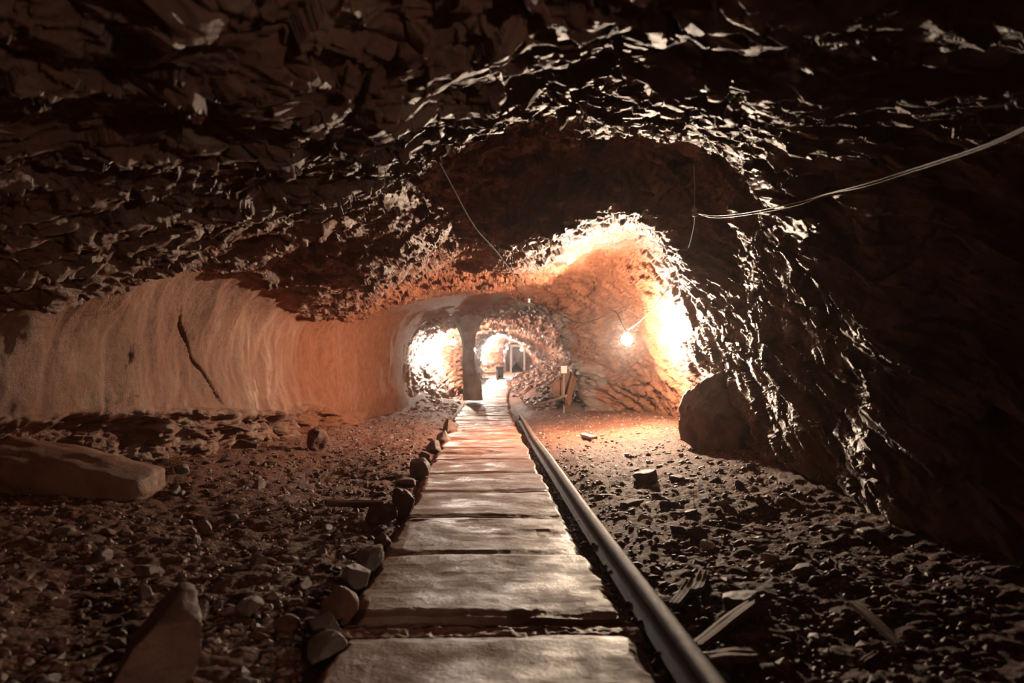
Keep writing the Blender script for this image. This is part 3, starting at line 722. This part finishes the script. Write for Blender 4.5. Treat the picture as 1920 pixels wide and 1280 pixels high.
fb(1306, 1126, 1320, 1102, .055, .02, 'greywood', 'pale wood sliver lying by the rail, right one of two', lift=.05, seed=9, roll=-.1)
fb(1094, 820, 1114, 829, .10, .04, 'greywood', 'pale chip of wood on the lit dirt near the foot of the rock rib', lift=.05, seed=10)
fb(1170, 952, 1200, 942, .06, .02, 'wood', 'small brown wood chip near the middle of the rail', lift=.03, seed=12)
fb(1415, 1000, 1460, 1004, .06, .02, 'wood', 'brown flat wood chip in the rubble near the right wall', lift=.04, seed=13)
fb(1232, 1120, 1270, 1122, .05, .02, 'wood', 'brown wood chip touching the rubble left of the pale slivers', lift=.03, seed=14)
# under the rock rib
def slabrock(pts, Y, th_, mat, name, label, cat):
    w = [P(a, b, Y) for a, b in pts]; bm = bmesh.new()
    f_ = [bm.verts.new(v) for v in w]; bk = [bm.verts.new(v+Vector((.05, th_, 0))) for v in w]
    bm.faces.new(f_); bm.faces.new(bk[::-1]); n = len(w)
    for i in range(n): bm.faces.new((f_[i], bk[i], bk[(i+1) % n], f_[(i+1) % n]))
    bmesh.ops.recalc_face_normals(bm, faces=bm.faces); bmesh.ops.bevel(bm, geom=list(bm.edges), offset=.02, segments=2, affect='EDGES')
    return tag(mesh_bm(name, bm, M[mat]), label, cat)
slabrock([(1036, 741), (1033, 722), (1044, 708), (1064, 698), (1074, 700), (1070, 746)], 18.0, .25, 'stone', 'rock_slab', 'upright dark rock slab leaning under the rock rib beside the board', 'rock')
board('leaning_board', P(1063, 757, 17.3), P(1081, 693, 17.75), .16, .04, 'wood', 'upright wooden board leaning against the rock rib', 'board', lift=0, roll=1.45, seed=20, jag=.05)
board('pole', P(1008, 760, 18.2), P(1062, 744, 17.3), .06, .05, 'greywood', 'pale wooden pole lying at the foot of the leaning board', 'pole', lift=.02, roll=0, seed=21, jag=.1)

# ------------------------------------------------------------ signs
def sign(px, py, w, h, Y, foot_py, label, tilt=0):
    c = P(px, py, Y); gz = float(floor_z(np.array([c.x]), np.array([Y+.02]))[0])
    root = empty('notice_sign', (c.x, Y, gz)); tag(root, label, 'sign')
    bm = bmesh.new(); add_box(bm, 0, .0, c.z-gz, w, .012, h); mesh_bm('board_panel', bm, M['paper'], root)
    bm = bmesh.new(); add_box(bm, 0, .022, (c.z-gz+h*.3)/2-.04, .025, .025, c.z-gz+h*.3+.08); mesh_bm('stake', bm, M['greywood'], root)
sign(1057.5, 692.5, .132, .160, 17.55, 745, 'small white notice on a stake by the dark rock slab under the rock rib')
sign(908.5, 679, .21, .20, 33, 705, 'small white notice on a stake beside the black box far down the tunnel')

# ------------------------------------------------------------ far things
c = P(937, 706, 36.5); gz = float(floor_z(np.array([c.x]), np.array([36.5]))[0])
root = empty('black_box', (c.x, 36.5, gz), .15); tag(root, 'black upright box standing at the side of the path far down the tunnel', 'box')
bm = bmesh.new(); add_box(bm, 0, 0, .26, .30, .30, .52); bmesh.ops.bevel(bm, geom=list(bm.edges), offset=.015, affect='EDGES', segments=1); mesh_bm('body', bm, M['black'], root)
bm = bmesh.new(); add_box(bm, .0, -.005, .53, .33, .33, .03); mesh_bm('lid', bm, M['black'], root)
bm = bmesh.new()
add_box(bm, 0, 0, .05, .75, .08, .09); add_box(bm, .36, 0, .25, .07, .08, .42); add_box(bm, -.34, 0, .2, .07, .08, .32); add_box(bm, 0, .02, .30, .7, .05, .06)
o = mesh_bm('timber_trestle', bm, M['greywood']); cc = P(917, 708, 35.5); o.location = (cc.x, 35.5, float(floor_z(np.array([cc.x]), np.array([35.5]))[0]))
tag(o, 'low pale timber trestle left of the black box far down the tunnel', 'trestle')
# portal of timber at the far bend
Yd = 43.5; a_, b_ = P(958, 684, Yd), P(983, 684, Yd); top = P(958, 650, Yd).z; g0 = float(floor_z(np.array([a_.x]), np.array([Yd]))[0])
root = empty('timber_portal', ((a_.x+b_.x)/2, Yd, g0)); tag(root, 'timber portal of two posts and a crossbeam at the far end of the tunnel', 'portal')
for s in (-1, 1):
    bm = bmesh.new(); add_box(bm, s*(b_.x-a_.x)/2, 0, (top-g0)/2-.05, .10, .12, top-g0+.1); mesh_bm('post', bm, M['greywood'], root)
bm = bmesh.new(); add_box(bm, 0, 0, top-g0+.06, (b_.x-a_.x)+.3, .14, .12); mesh_bm('crossbeam', bm, M['greywood'], root)

# rock pillar in front of the second lamp
co = []; fs = []; nu_, nv_ = 48, 70
tz = [P(882, 560, 21.), P(880, 600, 21.), P(878, 625, 21.), P(878, 650, 21.), P(879, 672, 21.), P(880, 695, 21.), P(885, 716, 21.), P(888, 750, 21.)]
wr = [.6, .36, .20, .14, .12, .15, .20, .24]
ax = spline(tz, 12); wi = np.interp(np.linspace(0, 7, len(ax)), range(8), wr)
for i, (c, w) in enumerate(zip(ax, wi)):
    for k in range(nu_):
        an = 2*math.pi*k/nu_; co.append((c.x+w*math.cos(an), c.y+w*1.3*math.sin(an), c.z))
co = np.array(co); cx = np.repeat(np.array([[c.x, c.y, c.z] for c in ax]), nu_, 0); d = co-cx; d /= np.linalg.norm(d, axis=1, keepdims=True)
co = co+d*(.06*ridged(co*np.array([3, 3, 1.2]), 4, 160))[:, None]
n = len(ax)
for i in range(n-1):
    for k in range(nu_): fs.append((i*nu_+k, i*nu_+(k+1) % nu_, (i+1)*nu_+(k+1) % nu_, (i+1)*nu_+k))
m_ = len(co); ats = dict(grey=np.full(m_, .75), smoothface=np.zeros(m_), dust=np.zeros(m_), cobble=np.zeros(m_))
tag(mesh_np('rock_pillar', co, fs, M['shell'], None, True, ats), 'narrow dark rock pillar left of the path inside the far arch', 'pillar', None, 'structure')

# ------------------------------------------------------------ lamps
def lamp(pos, strength, col, label, r=.05, down=True, toward=Vector((1, 0, .3)), group=None, cage=True):
    root = empty('cage_lamp', pos); tag(root, label, 'lamp', group)
    em = emis('lit bulb', col, strength)
    bm = bmesh.new(); bmesh.ops.create_icosphere(bm, subdivisions=2, radius=r)
    for v in bm.verts:
        if v.co.z > 0: v.co.z *= 1.35; k = 1-.35*max(0, v.co.z/r-.3); v.co.x *= k; v.co.y *= k
    mesh_bm('bulb', bm, em, root, True)
    bm = bmesh.new(); add_tube(bm, [(0, 0, r*1.25), (0, 0, r*1.5), (0, 0, r*2.6), (0, 0, r*3.0)], [r*.55, r*.62, r*.55, r*.3], 16); mesh_bm('socket', bm, M['black'], root, True)
    if cage:
        bm = bmesh.new()
        for k in range(5):
            an = 2*math.pi*k/5+.4
            add_tube(bm, [Vector((math.cos(an)*q[0]*r, math.sin(an)*q[0]*r, q[1]*r)) for q in ((.55, 1.6), (1.5, .9), (1.75, 0), (1.3, -1.1), (.05, -1.7))], .0022, 5)
        for q in ((1.55, .8), (1.6, -.6)):
            add_tube(bm, [Vector((math.cos(k*math.pi/10)*q[0]*r, math.sin(k*math.pi/10)*q[0]*r, q[1]*r)) for k in range(21)], .0022, 5)
        mesh_bm('cage', bm, M['metal'], root, True)
    return root
L1 = P(1176, 637, 12.0)
lamp(L1, 16500, (1, .77, .55), 'glaring caged lamp on the right wall above the red dirt, the nearest lamp')
L2 = P(850, 640, 23.7); lamp(L2, 9000, (1, .86, .70), 'bright lamp left of the narrow rock pillar inside the far arch')
L3 = P(889, 655, 29.3); lamp(L3, 8500, (1, .86, .72), 'bright lamp just right of the narrow rock pillar', cage=False)
L4 = P(929, 648, 39.2); lamp(L4, 12000, (1, .90, .80), 'bright lamp above the black box far down the tunnel', cage=False)
L5 = P(950.5, 653, 42.3); lamp(L5, 500, (.8, .92, 1), 'small bluish lamp left of the timber portal', r=.04, cage=False)
L6 = P(977.5, 655, 44.5); lamp(L6, 3000, (1, .9, .72), 'small lamp seen through the timber portal', r=.05, cage=False)

lamp(Vector((2.85, -2.4, 1.45)), 2600, (1, .80, .62), 'caged lamp in the niche of the right wall behind the camera')

# ------------------------------------------------------------ cables
def cable(name, pts, r, mat, label, cat='cable', n=14, seg=8):
    s = spline(pts, n); co, fs = tube_np(s, r, seg)
    me = bpy.data.meshes.new(name); me.from_pydata([tuple(c) for c in co], [], [tuple(dict.fromkeys(f)) for f in fs]); me.materials.append(M[mat])
    for q_ in me.polygons: q_.use_smooth = True
    o = bpy.data.objects.new(name, me); COL.objects.link(o); return tag(o, label, cat)
A = [(1308, 400, 6.8), (1340, 404, 6.3), (1390, 400, 5.5), (1440, 391, 4.9), (1500, 378, 4.4), (1550, 363, 4.05), (1620, 345, 3.6), (1700, 320, 3.2), (1790, 291, 2.8), (1870, 262, 2.5), (2000, 200, 2.1)]
cable('cable', [P(a, b, c) for a, b, c in A], .0036, 'wire', 'upper strand of the pale cable pair strung along the right wall')
cable('cable', [P(a, b+(4 if 1310 < a < 1430 else 5 if a < 1520 and a > 1430 else 1 if a < 1600 else 5), c+.01) for a, b, c in A], .0030, 'wire', 'lower strand of the pale cable pair strung along the right wall')
bx = [(1303, 402, 6.85), (1300, 430, 7.5), (1287, 475, 8.6), (1262, 525, 9.8), (1228, 572, 10.8), (1200, 602, 11.5), (1178, 618, 11.95)]
cable('lamp_cable', [P(a, b, c) for a, b, c in bx], .006, 'blackwire', 'dark supply cable dropping from the insulator to the glaring lamp')
fx_ = [(1174, 622, 12.0), (1150, 582, 13.2), (1120, 598, 14.6), (1085, 605, 15.3), (1055, 592, 16.2), (1032, 578, 16.9), (995, 566, 16.6)]
cable('festoon_cable', [P(a, b, c) for a, b, c in fx_], .008, 'blackwire', 'thin dark cable drooping across the face of the rock rib')
gx_ = [(790, 240, 5.2), (840, 335, 6.2), (890, 425, 7.6), (930, 470, 8.9), (960, 510, 10.8), (990, 548, 13.5), (993, 560, 15.8)]
cable('ceiling_cable', [P(a, b, c) for a, b, c in gx_], .007, 'blackwire', 'dark cable running along the dim ceiling towards the far arch')
def insulator(pos, label, s=1.0):
    root = empty('insulator', pos); tag(root, label, 'insulator')
    bm = bmesh.new(); add_tube(bm, [(0, 0, -.035*s), (0, 0, -.02*s), (0, 0, -.005*s), (0, 0, .005*s), (0, 0, .02*s), (0, 0, .035*s)], [.018*s, .028*s, .014*s, .014*s, .028*s, .018*s], 14); mesh_bm('spool', bm, M['porcelain'], root, True)
    bm = bmesh.new(); add_tube(bm, [(0, 0, .03*s), (.004, .01, .20*s), (0, .02, .42*s)], .006, 6); mesh_bm('hook', bm, M['metal'], root, True)
insulator(P(1303, 398, 6.8), 'small white insulator where the cable pair ends near the ceiling')
insulator(P(992, 563, 15.8), 'small white insulator on the lip of the far arch', 1.2)

# ------------------------------------------------------------ world and view
w = bpy.data.worlds.new('world'); scn.world = w; w.use_nodes = True
w.node_tree.nodes['Background'].inputs[0].default_value = (0, 0, 0, 1)
scn.view_settings.view_transform = 'Standard'; scn.view_settings.look = 'None'; scn.view_settings.gamma = 1
scn.view_settings.exposure = 0.0; scn.view_settings.use_curve_mapping = False
scn.cycles.use_denoising = True; scn.cycles.max_bounces = 4; scn.cycles.diffuse_bounces = 3; scn.cycles.glossy_bounces = 2; scn.cycles.use_adaptive_sampling = True; scn.cycles.adaptive_threshold = .08; scn.cycles.adaptive_min_samples = 12
scn.cycles.sample_clamp_indirect = 4; scn.cycles.caustics_reflective = False

# thin damp haze hanging in the tunnel
hz = bpy.data.materials.new('damp haze'); hz.use_nodes = True; nt = hz.node_tree; nt.nodes.clear()
o_ = nt.nodes.new('ShaderNodeOutputMaterial'); v_ = nt.nodes.new('ShaderNodeVolumeScatter'); v_.inputs['Density'].default_value = .0009; v_.inputs['Anisotropy'].default_value = .88
nt.links.new(v_.outputs[0], o_.inputs['Volume'])
bm = bmesh.new(); add_box(bm, 0, 22.5, 1.8, 11, 56, 5.8)
tag(mesh_bm('haze', bm, hz), 'thin damp haze filling the tunnel', 'haze', None, 'stuff')
scn.cycles.volume_bounces = 0
